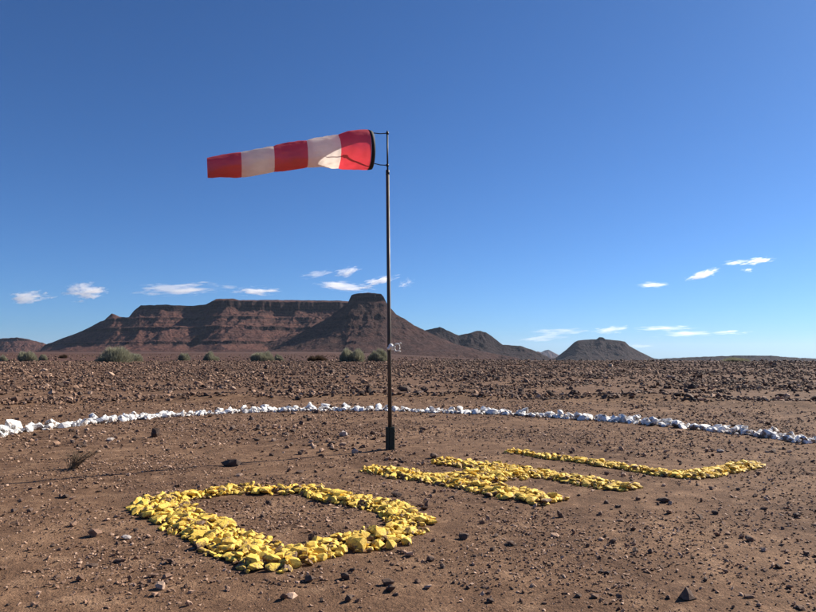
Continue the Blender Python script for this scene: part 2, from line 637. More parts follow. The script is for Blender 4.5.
STRATA = [(0.06, 0.07), (0.15, 0.14), (0.20, 1.3), (0.22, 0.13), (0.40, 0.33), (0.46, 1.6), (0.48, 0.13), (0.60, 0.38),
          (0.65, 1.6), (0.67, 0.13), (0.78, 0.44), (0.945, 2.6), (1.0, 0.25)]
STRATA_B = [(0.08, 0.10), (0.25, 0.22), (0.40, 0.40), (0.44, 0.7), (0.55, 0.48), (0.59, 0.9), (0.74, 0.58), (0.80, 0.8),
            (0.86, 0.62), (0.985, 3.0), (1.0, 0.35)]

hill('mesa_hill', [(20, 358), (40, 350), (44.6, 345), (58, 340), (82, 331), (106, 318.7), (111.5, 313.6), (115, 314.5), (120, 317), (128.7, 317.4), (134, 310.5),
                   (140.7, 305.3), (164.7, 304.7), (192, 306), (206, 304.3), (216, 299), (233, 298.5), (240, 300), (274.5, 299.9),
                   (305, 300.2), (337, 300.5), (360, 302), (380, 305), (392, 320), (405, 345), (412, 358)],
     4500, STRATA, M_HILL, 21, bay=60, gully=75, base_y=352.8, rows=400, deepfront=1700,
     plan=[(20, 250), (110, 120), (140, 40), (190, 90), (222, -60), (262, -30), (300, 30), (340, 60), (412, 200)])
hill('butte_hill', [(205, 354), (235, 350.5), (262, 345), (300, 333), (328, 318), (341, 308), (347.5, 304), (350, 298), (351.5, 294.8), (354, 294.0), (362, 293.0), (368, 292.6), (375, 293.2), (381, 293.9), (383.5, 296.5),
                    (386.5, 303), (396, 314), (405, 319), (414, 325), (430, 333), (455, 344), (490, 353), (520, 358.5)],
     3800, STRATA_B, M_HILLB, 52, bay=20, gully=60, deepfront=1250, base_y=353.5, rows=300, spread=0.7)
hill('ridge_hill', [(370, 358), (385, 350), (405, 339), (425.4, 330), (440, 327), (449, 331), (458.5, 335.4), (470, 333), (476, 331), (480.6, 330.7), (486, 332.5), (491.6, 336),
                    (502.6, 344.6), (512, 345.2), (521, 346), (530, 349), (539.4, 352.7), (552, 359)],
     5600, STRATA_B, M_HILL_SHADED, 77, bay=60, gully=85, deepfront=1100, rows=150, base_y=359)
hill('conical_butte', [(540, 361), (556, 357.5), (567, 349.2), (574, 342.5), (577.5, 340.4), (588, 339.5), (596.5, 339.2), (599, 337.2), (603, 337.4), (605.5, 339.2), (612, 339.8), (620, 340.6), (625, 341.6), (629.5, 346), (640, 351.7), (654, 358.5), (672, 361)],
     6800, STRATA_B, M_HILL_SHADED, 93, bay=20, gully=60, spread=0.55, wob=0.2, deepfront=1200, rows=150, base_y=361)
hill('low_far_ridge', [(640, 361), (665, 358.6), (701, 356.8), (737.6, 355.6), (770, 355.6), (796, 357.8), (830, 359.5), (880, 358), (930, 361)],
     7500, STRATA_B, M_HILL_SHADED, 31, bay=60, gully=40, deepfront=700, rows=90, base_y=361.5, step=1.2)
hill('low_side_hill', [(-90, 358), (-60, 345), (-30, 340), (0, 338.6), (17, 337.4), (28, 339), (43, 342.8), (60, 349), (75, 356)],
     6200, STRATA_B, M_HILL, 15, bay=60, gully=50, deepfront=1100, rows=130)
hill('distant_peak', [(525, 360), (534, 353), (537.6, 351.2), (541, 352.3), (545, 350.3), (548.6, 349.6), (553, 352), (558, 354.6), (570, 360)],
     21000, STRATA_B, M_HILL, 44, bay=60, gully=80, deepfront=2500, rows=90, step=0.5, base_y=363, wob=0.15)

# ------------------------------------------------------------------ stones
def hull(npts, seed, flat=0.62, jag=0.35):
    """one angular stone about 1 unit in radius, resting on z = 0"""
    g = random.Random(seed)
    bm = bmesh.new()
    for k in range(npts):
        z = 1 - 2 * (k + 0.5) / npts
        a = k * 2.39996 + g.uniform(-.6, .6)
        s = math.sqrt(max(0, 1 - z * z))
        q = 1 + g.uniform(-jag, jag * 0.55)
        bm.verts.new((s * math.cos(a) * q, s * math.sin(a) * q * g.uniform(0.75, 1.0), z * q * flat))
    res = bmesh.ops.convex_hull(bm, input=bm.verts[:])
    bmesh.ops.delete(bm, geom=[v for v in bm.verts if not v.link_faces], context='VERTS')
    bmesh.ops.triangulate(bm, faces=bm.faces[:])
    bmesh.ops.recalc_face_normals(bm, faces=bm.faces[:])
    v = np.array([w.co[:] for w in bm.verts])
    bm.verts.index_update()
    f = np.array([[w.index for w in fa.verts] for fa in bm.faces])
    bm.free()
    return v, f


SMALL = [hull(8, 100 + i, 0.6) for i in range(14)]
MEDIUM = [hull(11, 200 + i, 0.62) for i in range(18)]


def stone_mass(name, xs, ys, rs, tints, protos, mat, sink=0.35, squash=(0.55, 1.0), lift=0.0):
    """very many loose stones as one mesh"""
    zs = gz(xs, ys) + lift
    n = len(xs)
    kind = rng.integers(0, len(protos), n)
    V, Fc, T = [], [], []
    off = 0
    for k, (pv, pf) in enumerate(protos):
        idx = np.nonzero(kind == k)[0]
        if len(idx) == 0:
            continue
        m = len(idx)
        a = rng.uniform(0, 2 * math.pi, m)
        t1, t2 = rng.normal(0, 0.35, m), rng.normal(0, 0.35, m)
        sx, sy, sz = rng.uniform(0.8, 1.25, m), rng.uniform(0.65, 1.1, m), rng.uniform(*squash, m)
        p = pv[None] * np.stack([sx, sy, sz], -1)[:, None, :]
        x, y, z = p[..., 0], p[..., 1], p[..., 2]
        c, s = np.cos(t1)[:, None], np.sin(t1)[:, None]
        y, z = y * c - z * s, y * s + z * c
        c, s = np.cos(t2)[:, None], np.sin(t2)[:, None]
        x, z = x * c + z * s, -x * s + z * c
        c, s = np.cos(a)[:, None], np.sin(a)[:, None]
        x, y = x * c - y * s, x * s + y * c
        r = rs[idx][:, None]
        zmin = z.min(1, keepdims=True)
        v = np.stack([xs[idx][:, None] + x * r, ys[idx][:, None] + y * r, zs[idx][:, None] + (z - zmin * (1 - sink)) * r], -1)
        V.append(v.reshape(-1, 3))
        nv = pv.shape[0]
        Fc.append((pf[None] + (off + np.arange(m) * nv)[:, None, None]).reshape(-1, 3))
        T.append(np.repeat(tints[idx], nv))
        off += m * nv
    me = mesh_np(name, np.concatenate(V), np.concatenate(Fc))
    at_ = me.attributes.new('tint', 'FLOAT', 'POINT')
    at_.data.foreach_set('value', np.concatenate(T).astype(np.float32))
    o = link(name, me, mat)
    o['kind'] = 'stuff'
    return o


# shared stone meshes for the stones that are objects of their own
def stone_meshes(prefix, n, pts, mat, seed, flat=0.62, jag=0.35):
    out = []
    for i in range(n):
        v, f = hull(pts, seed + i, flat, jag)
        me = mesh_np(prefix, v, f)
        me.materials.append(mat)
        out.append(me)
    return out


YM = stone_meshes('yellow_stone', 16, 20, M_YELLOW, 400, 0.42, 0.32)
YB = stone_meshes('round_yellow_stone', 6, 24, M_YELLOW, 440, 0.80, 0.16)
WM = stone_meshes('white_stone', 16, 20, M_WHITE, 500, 0.60, 0.36)


def put_stone(name, me, x, y, r, parent=None, z=None, tilt=0.22, sink=0.30, origin=(0, 0, 0), shape=None):
    o = bpy.data.objects.new(name, me)
    COL.objects.link(o)
    sx, sy, sz = shape or (random.uniform(0.85, 1.3), random.uniform(0.7, 1.0), random.uniform(0.7, 1.15))
    o.scale = (r * sx, r * sy, r * sz)
    o.rotation_euler = (random.gauss(0, tilt), random.gauss(0, tilt), random.uniform(0, 6.283))
    zz = float(gz(x, y)) if z is None else z
    o.location = (x - origin[0], y - origin[1], zz + r * sz * 0.62 * (1 - 2 * sink) - origin[2])
    o.parent = parent
    return o


def lay(paths, count, rmin, rmax, pack=0.60):
    """scatter stones along polylines [(x0,y0,x1,y1,width)] without heavy overlap"""
    segs = []
    for (x0, y0, x1, y1, w) in paths:
        segs.append((x0, y0, x1, y1, w, math.hypot(x1 - x0, y1 - y0) * w))
    tot = sum(s[5] for s in segs)
    pts = []
    tries = 0
    while len(pts) < count and tries < 45000:
        tries += 1
        u = random.uniform(0, tot)
        for s in segs:
            if u < s[5]:
                break
            u -= s[5]
        x0, y0, x1, y1, w, _ = s
        L = math.hypot(x1 - x0, y1 - y0)
        r = rmin + (rmax - rmin) * random.random() ** 1.6 * (1.0 if tries < 9000 else 0.45)
        t = random.uniform(-0.01, 1.01)
        k = random.uniform(-1, 1) * (w / 2 - r * 0.6) * (1 + 0.12 * math.sin(t * L * 7 + x0 * 5))
        x = x0 + (x1 - x0) * t - (y1 - y0) / L * k
        y = y0 + (y1 - y0) * t + (x1 - x0) / L * k
        if all((x - a) ** 2 + (y - b) ** 2 > (pack * (r + c)) ** 2 for a, b, c in pts):
            pts.append((x, y, r))
    return pts


def px_paths(lines):
    out = []
    for (a, b, w) in lines:
        p, q = on_ground(*a), on_ground(*b)
        out.append((p.x, p.y, q.x, q.y, w))
    return out


def stone_letter(lines, count, rmin, rmax, label, big=()):
    paths = px_paths(lines)
    cx = sum(p[0] + p[2] for p in paths) / (2 * len(paths))
    cy = sum(p[1] + p[3] for p in paths) / (2 * len(paths))
    org = (cx, cy, float(gz(cx, cy)))
    t = thing('stone_letter', org, label, 'stone letter', 'letters laid out in yellow stones')
    taken = []
    for (bx, by, wpx) in big:
        g = on_ground(bx, by)
        r = wpx / F * g.y / 2
        put_stone('stone', random.choice(YB), g.x, g.y, r, t, sink=0.18, origin=org, tilt=0.15)
        taken.append((g.x, g.y, r))
    base = lay(paths, count, rmin, rmax, 0.46)
    top = lay([(a, b, c, d, w * 0.66) for a, b, c, d, w in paths], int(count * 0.45), rmin * 1.05, rmax, 0.60)
    clear = lambda p: all(math.hypot(p[0] - a, p[1] - b) > 0.6 * (p[2] + c) for a, b, c in taken)
    pts = [(x, y, r, 0.0) for x, y, r in base] + [(x, y, r, 0.024) for x, y, r in top]
    pts = sorted([p for p in pts if clear(p)], key=lambda p: -(p[2] + p[3] * 0.6) / p[1])
    room = 299 - len(taken)
    for (x, y, r, h) in pts[:room]:
        put_stone('stone', random.choice(YM), x, y, r, t, z=float(gz(x, y)) + h, origin=org, sink=random.uniform(0.08, 0.34), tilt=0.19)
    rest = np.array(pts[room:])
    if len(rest):
        o = stone_mass('small_stones', rest[:, 0], rest[:, 1], rest[:, 2], rng.random(len(rest)), MEDIUM, M_YELLOW, 0.2, (0.6, 1.0), rest[:, 3])
        o.location = (-org[0], -org[1], -org[2])
        o.parent = t
    return t


# ------------------------------------------------------------------ the yellow stone letters
stone_letter([((150, 503), (275, 565), 0.60), ((266, 565), (415, 529), 0.50), ((416, 526), (392, 510), 0.46), ((400, 512), (308, 491), 0.46),
              ((322, 491), (228, 491), 0.42), ((235, 491), (148, 503), 0.42)],
             900, 0.030, 0.088, 'four-sided closed letter of yellow painted stones, nearest of the three letters',
             [(274, 570, 17), (295, 567, 19), (358, 550, 24), (342, 553, 16), (391, 548, 14), (406, 544, 13), (218, 545, 13), (138, 505, 12), (256, 562, 12), (322, 560, 13)])
stone_letter([((370, 470), (470, 486), 0.54), ((470, 486), (552, 503), 0.58), ((442, 462), (540, 475.5), 0.54), ((540, 475.5), (632, 490), 0.54),
              ((457, 481), (525, 471), 0.90)],
             800, 0.034, 0.085, 'H-shaped letter of yellow painted stones between the other two letters')
stone_letter([((510, 452), (600, 464), 0.31), ((600, 464), (693, 478), 0.38), ((686, 477.5), (752, 465.5), 0.46)],
             400, 0.034, 0.078, 'L-shaped letter of yellow painted stones, farthest from the closed letter')

# ------------------------------------------------------------------ the white stone line
def white_line():
    pts = [(-60, 450), (0, 434), (60, 427), (100, 422), (150, 417.5), (200, 414.5), (250, 412), (310, 410.5), (380, 410.5), (440, 412), (500, 414),
           (560, 417), (620, 421), (680, 426.5), (740, 433), (780, 438), (816, 443), (870, 451)]
    lines = [(a, b, 0.66) for a, b in zip(pts, pts[1:])]
    paths = px_paths(lines)
    org = tuple(on_ground(345, 411))
    t = thing('stone_line', org, 'long curved line of white painted stones across the bare ground behind the pole', 'stone border')
    pts = sorted(lay(paths, 950, 0.05, 0.165, 0.42), key=lambda p: -p[2] / p[1])
    for (x, y, r) in pts[:255]:
        put_stone('stone', random.choice(WM), x, y, r, t, origin=org, sink=random.uniform(0.1, 0.35), tilt=0.5)
    rest = np.array(pts[255:])
    o = stone_mass('small_stones', rest[:, 0], rest[:, 1], rest[:, 2], rng.random(len(rest)), MEDIUM, M_WHITE, 0.3, (0.6, 1.0))
    o.location = (-org[0], -org[1], -org[2])
    o.parent = t
    for (x, y, r) in random.sample(pts[:240], 38):
        put_stone('stone', random.choice(WM), x + random.uniform(-.6, .6) * r, y + random.uniform(-.6, .6) * r, r * 0.75, t,
                  z=float(gz(x, y)) + r * 0.7, origin=org, tilt=0.5)
    for (px, py, w) in [(14, 431, 20), (92, 420, 13), (650, 424, 13), (742, 431, 15), (265, 408, 10), (378, 407, 9)]:
        g = on_ground(px, py)
        put_stone('stone', random.choice(WM), g.x, g.y, w / F * g.y / 2, t, origin=org, sink=0.12, tilt=0.2)


white_line()

# ------------------------------------------------------------------ loose brown stones that are things of their own
BM_ = stone_meshes('brown_stone', 16, 22, M_STONE, 600, 0.65, 0.36)
DM_ = stone_meshes('dark_stone', 8, 22, M_DARKSTONE, 640, 0.70, 0.36)
PM_ = stone_meshes('pale_stone', 6, 20, M_PALESTONE, 660, 0.65, 0.32)
GM_ = stone_meshes('grey_stone', 6, 20, M_GREYSTONE, 680, 0.60, 0.32)


def pyramid_stone():
    bm = bmesh.new()
    for p in [(-1, -.5, -.4), (-.4, -.9, -.4), (.7, -.7, -.4), (1.15, .1, -.4), (.5, .8, -.4), (-.7, .7, -.4), (-.18, -.02, 0.98), (.08, .12, .88), (.55, -.2, .42), (-.6, .2, .3), (.3, .5, .4), (-.2, -.55, .3)]:
        bm.verts.new(p)
    bmesh.ops.convex_hull(bm, input=bm.verts[:])
    bmesh.ops.delete(bm, geom=[v for v in bm.verts if not v.link_faces], context='VERTS')
    me = bpy.data.meshes.new('dark_stone')
    bm.to_mesh(me)
    bm.free()
    me.materials.append(M_DARKSTONE)
    return me


NAMED = [
    (155, 437, 11, 'b', (0.85, 0.9, 1.5), 'upright brown rock just in front of the white stone line, at its left'),
    (232, 466, 21, 'd', (1.3, 0.9, 0.75), 'long dark flat rock lying across the thin shadow of the pole'),
    (434, 458, 9, 'd', (1, 1, 1.0), 'dark rock touching the far tip of the H-shaped yellow letter'),
    (397, 496, 15, 'd', (1.2, 1, 0.6), 'low dusty rock between the closed yellow letter and the H-shaped letter'),
    (687, 598, 15, 'tri', (1, 1, 1.0), 'dark pointed pyramid-shaped rock alone at the bottom right'),
    (749, 541, 10, 'd', (1, 1, 1.0), 'small dark round rock lying alone on the smooth ground at the right'),
    (664, 502, 13, 'd', (1.2, 1, 0.8), 'dark flat rock below the corner of the L-shaped yellow letter'),
    (160, 589, 12, 'p', (1, 1, 1.05), 'tan block-shaped rock alone in the left foreground below the closed letter'),
    (95, 536, 14, 'b', (1, 1, 0.95), 'brown rounded rock with smaller stones beside it, left of the closed letter'),
    (127, 539, 11, 'g', (1.1, 0.9, 0.8), 'pale grey broken rock left of the closed yellow letter'),
    (92, 567, 13, 'd', (1.3, 0.8, 0.6), 'dark sunken flat rock in the left foreground'),
    (73, 526, 9, 'b', (1, 1, .9), 'brown stone at the left, above the pale grey broken rock'),
    (30, 512, 8, 'd', (1, 1, 1), 'dark stone near the left edge of the ground, beside a taller pointed stone'),
    (14, 512, 7, 'd', (1, 1, .9), 'leftmost dark stone of the pair near the left edge'),
    (66, 498, 7, 'd', (1, 1, 1), 'small dark stone beneath the pole shadow at the left'),
    (309, 581, 13, 'd', (1.1, 1, .85), 'dark brown stone below the near corner of the closed yellow letter'),
    (345, 579, 10, 'b', (1, 1, 1.1), 'reddish peaked stone in the foreground just below the big yellow stone'),
    (388, 585, 12, 'b', (1, 1, 1), 'brown peaked stone right of the reddish one in the foreground'),
    (349, 601, 11, 'd', (1, 1, .95), 'dark stone at the bottom edge, below the closed letter'),
    (428, 588, 10, 'p', (1.2, 1, .7), 'pinkish flat stone in the foreground at bottom centre'),
    (464, 539, 11, 'd', (1, 1, 1), 'dark cube-like stone right of the closed yellow letter'),
    (431, 561, 9, 'd', (1, 1, 1), 'dark stone just below the right corner of the closed letter'),
    (555, 537, 11, 'b', (1.2, 1, .7), 'brown flat stone below the near end of the H-shaped letter'),
    (510, 544, 10, 'd', (1.1, 1, .7), 'dark low stone between the closed letter and the brown flat stone'),
    (635, 552, 8, 'd', (1, 1, .9), 'dark stone in the right foreground above a light sandy patch'),
    (607, 574, 9, 'b', (1.2, 1, .7), 'brown low stone in the right foreground'),
    (601, 540, 9, 'b', (1.3, 1, .6), 'thin flat stone right of the H-shaped letter'),
    (797, 517, 8, 'd', (1, 1, 1), 'small dark stone near the right edge of the picture'),
    (715, 514, 7, 'd', (1, 1, 1), 'small dark stone under the L-shaped letter foot'),
    (490, 602, 9, 'b', (1, 1, .8), 'brown stone at the bottom edge right of centre'),
    (578, 597, 8, 'd', (1, 1, .8), 'dark stone at the bottom edge, left of the pointed rock'),
    (405, 391, 15, 'd', (1.2, 1, .75), 'big dark boulder in the rocky field just right of the pole'),
    (67, 385, 8, 'p', (1, 1, .9), 'pale orange boulder in the rocky field at the left'),
    (795, 402, 10, 'p', (1.4, 1, .6), 'pale flat slab on the rocky field edge at far right'),
    (233, 390, 7, 'p', (1, 1, 1), 'pale orange stone in the rocky field above the white line'),
    (44, 371, 9, 'p', (1.3, 1, .7), 'light tan boulder in the rocky field below the round bushes'),
    (110, 441, 9, 'g', (1.2, 1, .8), 'whitish stone on bare ground below the white line at the left'),
    (343, 436, 10, 'g', (1, 1, 1), 'whitish stone in the rubble left of the pole'),
    (355, 453, 8, 'g', (1, 1, 1), 'small pale round stone left of the pole foot'),
    (433, 417, 10, 'p', (1.2, 1, .8), 'pinkish stone against the front of the white line right of the pole'),
    (720, 452, 9, 'g', (1.2, 1, .7), 'greyish stone between the L-shaped letter and the white line'),
    (388, 460, 14, 'p', (1.4, 1, .5), 'flat pinkish slab of rock at the foot of the pole'),
    (300, 473, 10, 'b', (1.2, 1, .6), 'flat brown stone on the ground above the closed letter'),
    (240, 476, 9, 'p', (1.2, 1, .6), 'flat tan stone just below the long dark flat rock'),
    (98, 452, 8, 'p', (1.3, 1, .5), 'flat orange stone right of the dry twiggy plant'),
]
TRI = pyramid_stone()
taken = []
for (px, py, w, k, shp, lab) in NAMED:
    g = on_ground(px, py)
    me = {'b': BM_, 'd': DM_, 'p': PM_, 'g': GM_}[k] if k != 'tri' else None
    me = TRI if me is None else random.choice(me)
    r = w / F * g.y / 2 / max(shp[0], 1)
    o = put_stone('boulder' if w / F * g.y > 0.4 else 'stone', me, g.x, g.y, r, None, tilt=0.08 if k == 'tri' else 0.16, sink=0.12, shape=shp)
    if k == 'tri':
        o.rotation_euler = (0, 0, R(20))
    tag(o, lab, 'rock')
    taken.append((g.x, g.y, r * 1.4))

YEL = px_paths([((130, 503), (272, 568), .5), ((268, 568), (435, 527), .5), ((435, 525), (310, 487), .5), ((325, 488), (130, 503), .5),
                ((365, 466), (560, 503), .55), ((438, 458), (640, 488), .55), ((455, 478), (520, 468), .6), ((505, 450), (690, 474), .5), ((684, 474), (757, 463), .5)])


def off_letters(x, y):
    ok = np.ones(len(x), bool)
    for (x0, y0, x1, y1, w) in YEL:
        dx, dy = x1 - x0, y1 - y0
        t = np.clip(((x - x0) * dx + (y - y0) * dy) / (dx * dx + dy * dy), 0, 1)
        ok &= np.hypot(x - x0 - t * dx, y - y0 - t * dy) > w * 0.42
    return ok


COLOUR = {}
for _me in BM_:
    COLOUR[_me.name] = 'brown'
for _me in DM_:
    COLOUR[_me.name] = 'dark'
for _me in PM_:
    COLOUR[_me.name] = 'pale'
MARKS = [(155, 437, 'the upright brown rock'), (232, 466, 'the long dark flat rock'), (687, 598, 'the pyramid-shaped rock'), (749, 541, 'the lone dark round rock'),
         (664, 502, 'the dark flat rock under the L-shaped letter'), (160, 589, 'the tan block-shaped rock'), (95, 536, 'the rounded rock left of the closed letter'),
         (127, 539, 'the pale grey broken rock'), (92, 567, 'the dark sunken flat rock'), (73, 526, 'the brown stone above the grey broken rock'), (309, 581, 'the dark stone below the closed letter'),
         (345, 579, 'the reddish peaked stone'), (388, 585, 'the brown peaked stone'), (428, 588, 'the pinkish flat stone'), (464, 539, 'the dark cube-like stone'),
         (555, 537, 'the brown flat stone below the H'), (607, 574, 'the brown low stone in the right foreground'), (405, 391, 'the big dark boulder'), (67, 385, 'the pale orange boulder'),
         (795, 402, 'the pale flat slab'), (233, 390, 'the pale orange field stone'), (44, 371, 'the light tan boulder'), (110, 441, 'the whitish stone at the left'),
         (343, 436, 'the whitish stone in the rubble'), (355, 453, 'the small pale round stone'), (433, 417, 'the pinkish stone at the white line'), (720, 452, 'the greyish stone'),
         (388, 460, 'the slab at the pole foot'), (300, 473, 'the flat brown stone above the closed letter'), (98, 452, 'the flat orange stone'), (71, 466, 'the dry twiggy plant'),
         (390, 449, 'the pole foot'), (390, 400, 'the pole'), (116, 362, 'the largest bush'), (211, 361, 'the small bush below the mesa'), (262, 361, 'the wide low bush'),
         (317, 361, 'the brown dry bush'), (352, 361, 'the rounded bush by the pole'), (600, 358, 'the conical butte'), (480, 356, 'the double-peaked ridge'), (737, 361, 'the low flat bush'),
         (753, 463, 'the tip of the L-shaped letter'), (508, 449, 'the far end of the L-shaped letter'), (640, 488, 'the near end of the H-shaped letter'), (797, 517, 'the small dark stone at the right edge'),
         (490, 602, 'the brown stone at the bottom edge'), (31, 512, 'the dark stones at the left edge')]


USED = set()


def describe(me, px, py, w, lo, hi, noun):
    size = 'tiny' if w < lo + (hi - lo) / 3 else ('small' if w < lo + 2 * (hi - lo) / 3 else 'larger')
    ranked = sorted((math.hypot(px - a, (py - b) * 2), a, b, c) for a, b, c in MARKS)
    for k, (d, mx, my, what) in enumerate(ranked[:12]):
        dx, dy = px - mx, (py - my) * 2
        side = ('right of' if dx > 0 else 'left of') if abs(dx) > abs(dy) else ('nearer than' if dy > 0 else 'beyond')
        near = 'just ' if d < 22 else ('' if d < 60 else 'well ')
        lab = f"{size} {COLOUR.get(me.name, 'brown')} {noun} {near}{side} {what}"
        if lab not in USED:
            break
    USED.add(lab)
    return lab


def unnamed(n, sampler, meshes, wlo, whi, label, group, name='stone'):
    k = 0
    tries = 0
    while k < n and tries < 4000:
        tries += 1
        px, py = sampler()
        g = on_ground(px, py)
        if not off_letters(np.array([g.x]), np.array([g.y]))[0]:
            continue
        r = random.uniform(wlo, whi) / F * g.y / 2
        if any(math.hypot(g.x - a, g.y - b) < r + c for a, b, c in taken):
            continue
        taken.append((g.x, g.y, r))
        me = random.choice(meshes)
        o = put_stone(name, me, g.x, g.y, r, sink=0.2)
        tag(o, describe(me, px, py, r * 2 * F / g.y, wlo, whi, name), 'rock', 'loose brown stones')
        k += 1


MIXM = BM_ * 2 + DM_ + PM_
unnamed(60, lambda: (random.uniform(4, 812), random.uniform(500, 608)), BM_ * 2 + DM_, 4, 7.5,
        'small brown stone loose on the bare gravelly ground of the foreground', 'small loose stones in the foreground')
unnamed(70, lambda: (random.gauss(310, 45), random.gauss(434, 10)), MIXM, 4, 8,
        'brown stone in the rubble between the pole and the white line', 'stones of the rubble left of the pole')
unnamed(30, lambda: (random.gauss(90, 50), random.gauss(440, 7)), MIXM, 3.5, 7,
        'brown stone on bare ground below the white line, around the dry plant', 'stones around the dry plant')
unnamed(30, lambda: (random.uniform(430, 800), random.uniform(425, 500)), BM_ + DM_ * 2, 3.5, 6.5,
        'brown stone on the bare ground around the yellow letters, right of the pole', 'stones on the ground right of the pole')
unnamed(70, lambda: (random.uniform(5, 812), random.triangular(364, 404, 392)), MIXM, 5, 9,
        'brown boulder in the rocky field beyond the white line', 'boulders of the rocky field', 'boulder')

# ------------------------------------------------------------------ gravel and the rocky field (too many to count)
def scatter_polar(n, r0, r1, power, half=R(40)):
    """density falls with distance like r**-power"""
    u = rng.random(n)
    e = 2 - power
    r = (r0 ** e + u * (r1 ** e - r0 ** e)) ** (1 / e) if abs(e) > 1e-6 else r0 * (r1 / r0) ** u
    a = rng.uniform(-half, half, n)
    return r * np.sin(a), r * np.cos(a)


x, y = scatter_polar(90000, 3.2, 24, 1.55)
patch = fbm(x * 0.5, y * 0.5, 61, 4) + 0.5 * fbm(x * 2.2, y * 2.2, 62, 3)
keep = (rng.random(len(x)) < np.clip(0.45 + 1.15 * patch, 0.07, 1)) & off_letters(x, y)
x, y = x[keep], y[keep]
rr_ = np.hypot(x, y)
size = 0.004 + 0.013 * rng.random(len(x)) ** 4 + 0.0008 * rr_ + 0.0016 * rr_ * rng.random(len(x)) ** 6
stone_mass('gravel', x, y, size, np.clip(rng.normal(0.68, 0.27, len(x)), 0, 1), SMALL, M_GRAVEL, 0.4, (0.35, 0.9))

x, y = scatter_polar(88000, 24.2, 100, 1.25)
r = np.hypot(x, y)
clump = fbm(x * 0.25, y * 0.25, 71, 4) + 0.4 * fbm(x * 1.1, y * 1.1, 72, 2)
bare = sstep(27, 29.5, r) * (1 - sstep(31, 34, r)) * 0.45          # thinner strip behind the graded edge
keep = rng.random(len(x)) < np.clip(0.55 + 0.9 * clump - bare + 0.5 * np.exp(-((r - 25.2) / 1.2) ** 2), 0.06, 1)
x, y, r = x[keep], y[keep], r[keep]
size = 0.016 + 0.05 * rng.random(len(x)) ** 2 + 0.0009 * r + 0.11 * rng.random(len(x)) ** 8
stone_mass('field_rubble', x, y, size, np.clip(rng.normal(0.50, 0.23, len(x)), 0, 1), MEDIUM, M_FIELD, 0.35, (0.4, 1.0))
# stones thinning out over the plain beyond
x, y = scatter_polar(6000, 100, 600, 1.2)
stone_mass('plain_rubble', x, y, 0.12 + 0.22 * rng.random(len(x)), np.clip(rng.normal(0.45, 0.2, len(x)), 0, 1), SMALL, M_FIELD)
# gravel verge between the white line and the field
x, y = scatter_polar(5000, 17, 25, 0.0)
rv = np.hypot(x, y)
keep = rng.random(len(x)) < np.clip(0.25 + 0.7 * fbm(x * .6, y * .6, 81, 3) + 0.5 * sstep(23, 25, rv), 0.03, 1)
x, y = x[keep], y[keep]
stone_mass('verge_gravel', x, y, 0.02 + 0.07 * rng.random(len(x)) ** 3, np.clip(rng.normal(0.5, 0.22, len(x)), 0, 1), SMALL, M_FIELD)

# rubble of hand-sized stones in the circle: streaks left of the pole and a thin scatter elsewhere
gx, gy = [], []
for (cx, cy, sx, sy, nn) in [(300, 424, 40, 3, 130), (330, 437, 34, 4, 130), (225, 432, 40, 5, 90), (355, 446, 22, 4, 60), (85, 436, 50, 5, 130), (40, 446, 30, 4, 50),
                             (405, 459, 22, 4, 50), (470, 432, 50, 6, 60), (700, 450, 60, 6, 70), (640, 440, 60, 8, 50)]:
    for _ in range(nn):
        p = on_ground(random.gauss(cx, sx), min(max(random.gauss(cy, sy), 416), 470))
        gx.append(p.x)
        gy.append(p.y)
x, y = scatter_polar(1700, 4, 19, 0.6)
x, y = np.concatenate([np.array(gx), x]), np.concatenate([np.array(gy), y])
keep = off_letters(x, y)
x, y = x[keep], y[keep]
stone_mass('circle_rubble', x, y, 0.014 + 0.035 * rng.random(len(x)) ** 2, np.clip(rng.normal(0.62, 0.25, len(x)), 0, 1), MEDIUM, M_FIELD, 0.3, (0.5, 1.0))

# ------------------------------------------------------------------ pole
PB = on_ground(390.2, 449.5)
PY = PB.y
top_thin = at(387.3, 131, PY)
joint = at(387.6, 173, PY)
lean = (top_thin - PB)
pole = thing('windsock_pole', PB, 'tall thin rusty steel pole standing in a dark green foot', 'pole')


def rel(p, o=PB):
    return Vector(p) - Vector(o)


bm = bmesh.new()
tube(bm, [rel(PB) + Vector((0, 0, 0.02)), rel(PB) + (joint - PB) * 0.4, rel(joint)], [0.035, 0.032, 0.029], 16)
from_bm('tube', bm, M_RUST, pole, True)
bm = bmesh.new()
tube(bm, [rel(joint) - Vector((0, 0, .05)), rel(top_thin)], 0.0145, 12)
tube(bm, [rel(joint) - Vector((0, 0, .03)), rel(joint) + Vector((0, 0, .05))], 0.031, 12)
from_bm('mast_rod', bm, M_DARK, pole, True)
for k, (dx, dy) in enumerate([(-0.062, -0.01), (0.062, 0.012)]):
    bm = bmesh.new()                              # steel angle posts clamped to the tube
    h = 0.37
    box(bm, (dx, dy, h / 2 - 0.03), (0.026, 0.085, h + 0.06), bevel=0.003)
    box(bm, (dx * 0.62, dy - 0.046, h / 2 - 0.03), (0.036, 0.012, h + 0.06), bevel=0.002)
    for q in range(6):
        box(bm, (dx, dy - 0.05, 0.04 + q * 0.06), (0.016, 0.02, 0.02), bevel=0.003)
    from_bm('foot_post', bm, M_GREEN, pole)
bm = bmesh.new()
box(bm, (0, 0.035, 0.17), (0.12, 0.014, 0.40), bevel=0.003)
box(bm, (0, -0.045, 0.06), (0.10, 0.012, 0.03), bevel=0.003)
box(bm, (0, -0.045, 0.30), (0.10, 0.012, 0.03), bevel=0.003)
tube(bm, [(0, 0, -0.02), (0, 0, 0.365)], 0.048, 12)
from_bm('foot_plate', bm, M_GREEN, pole)

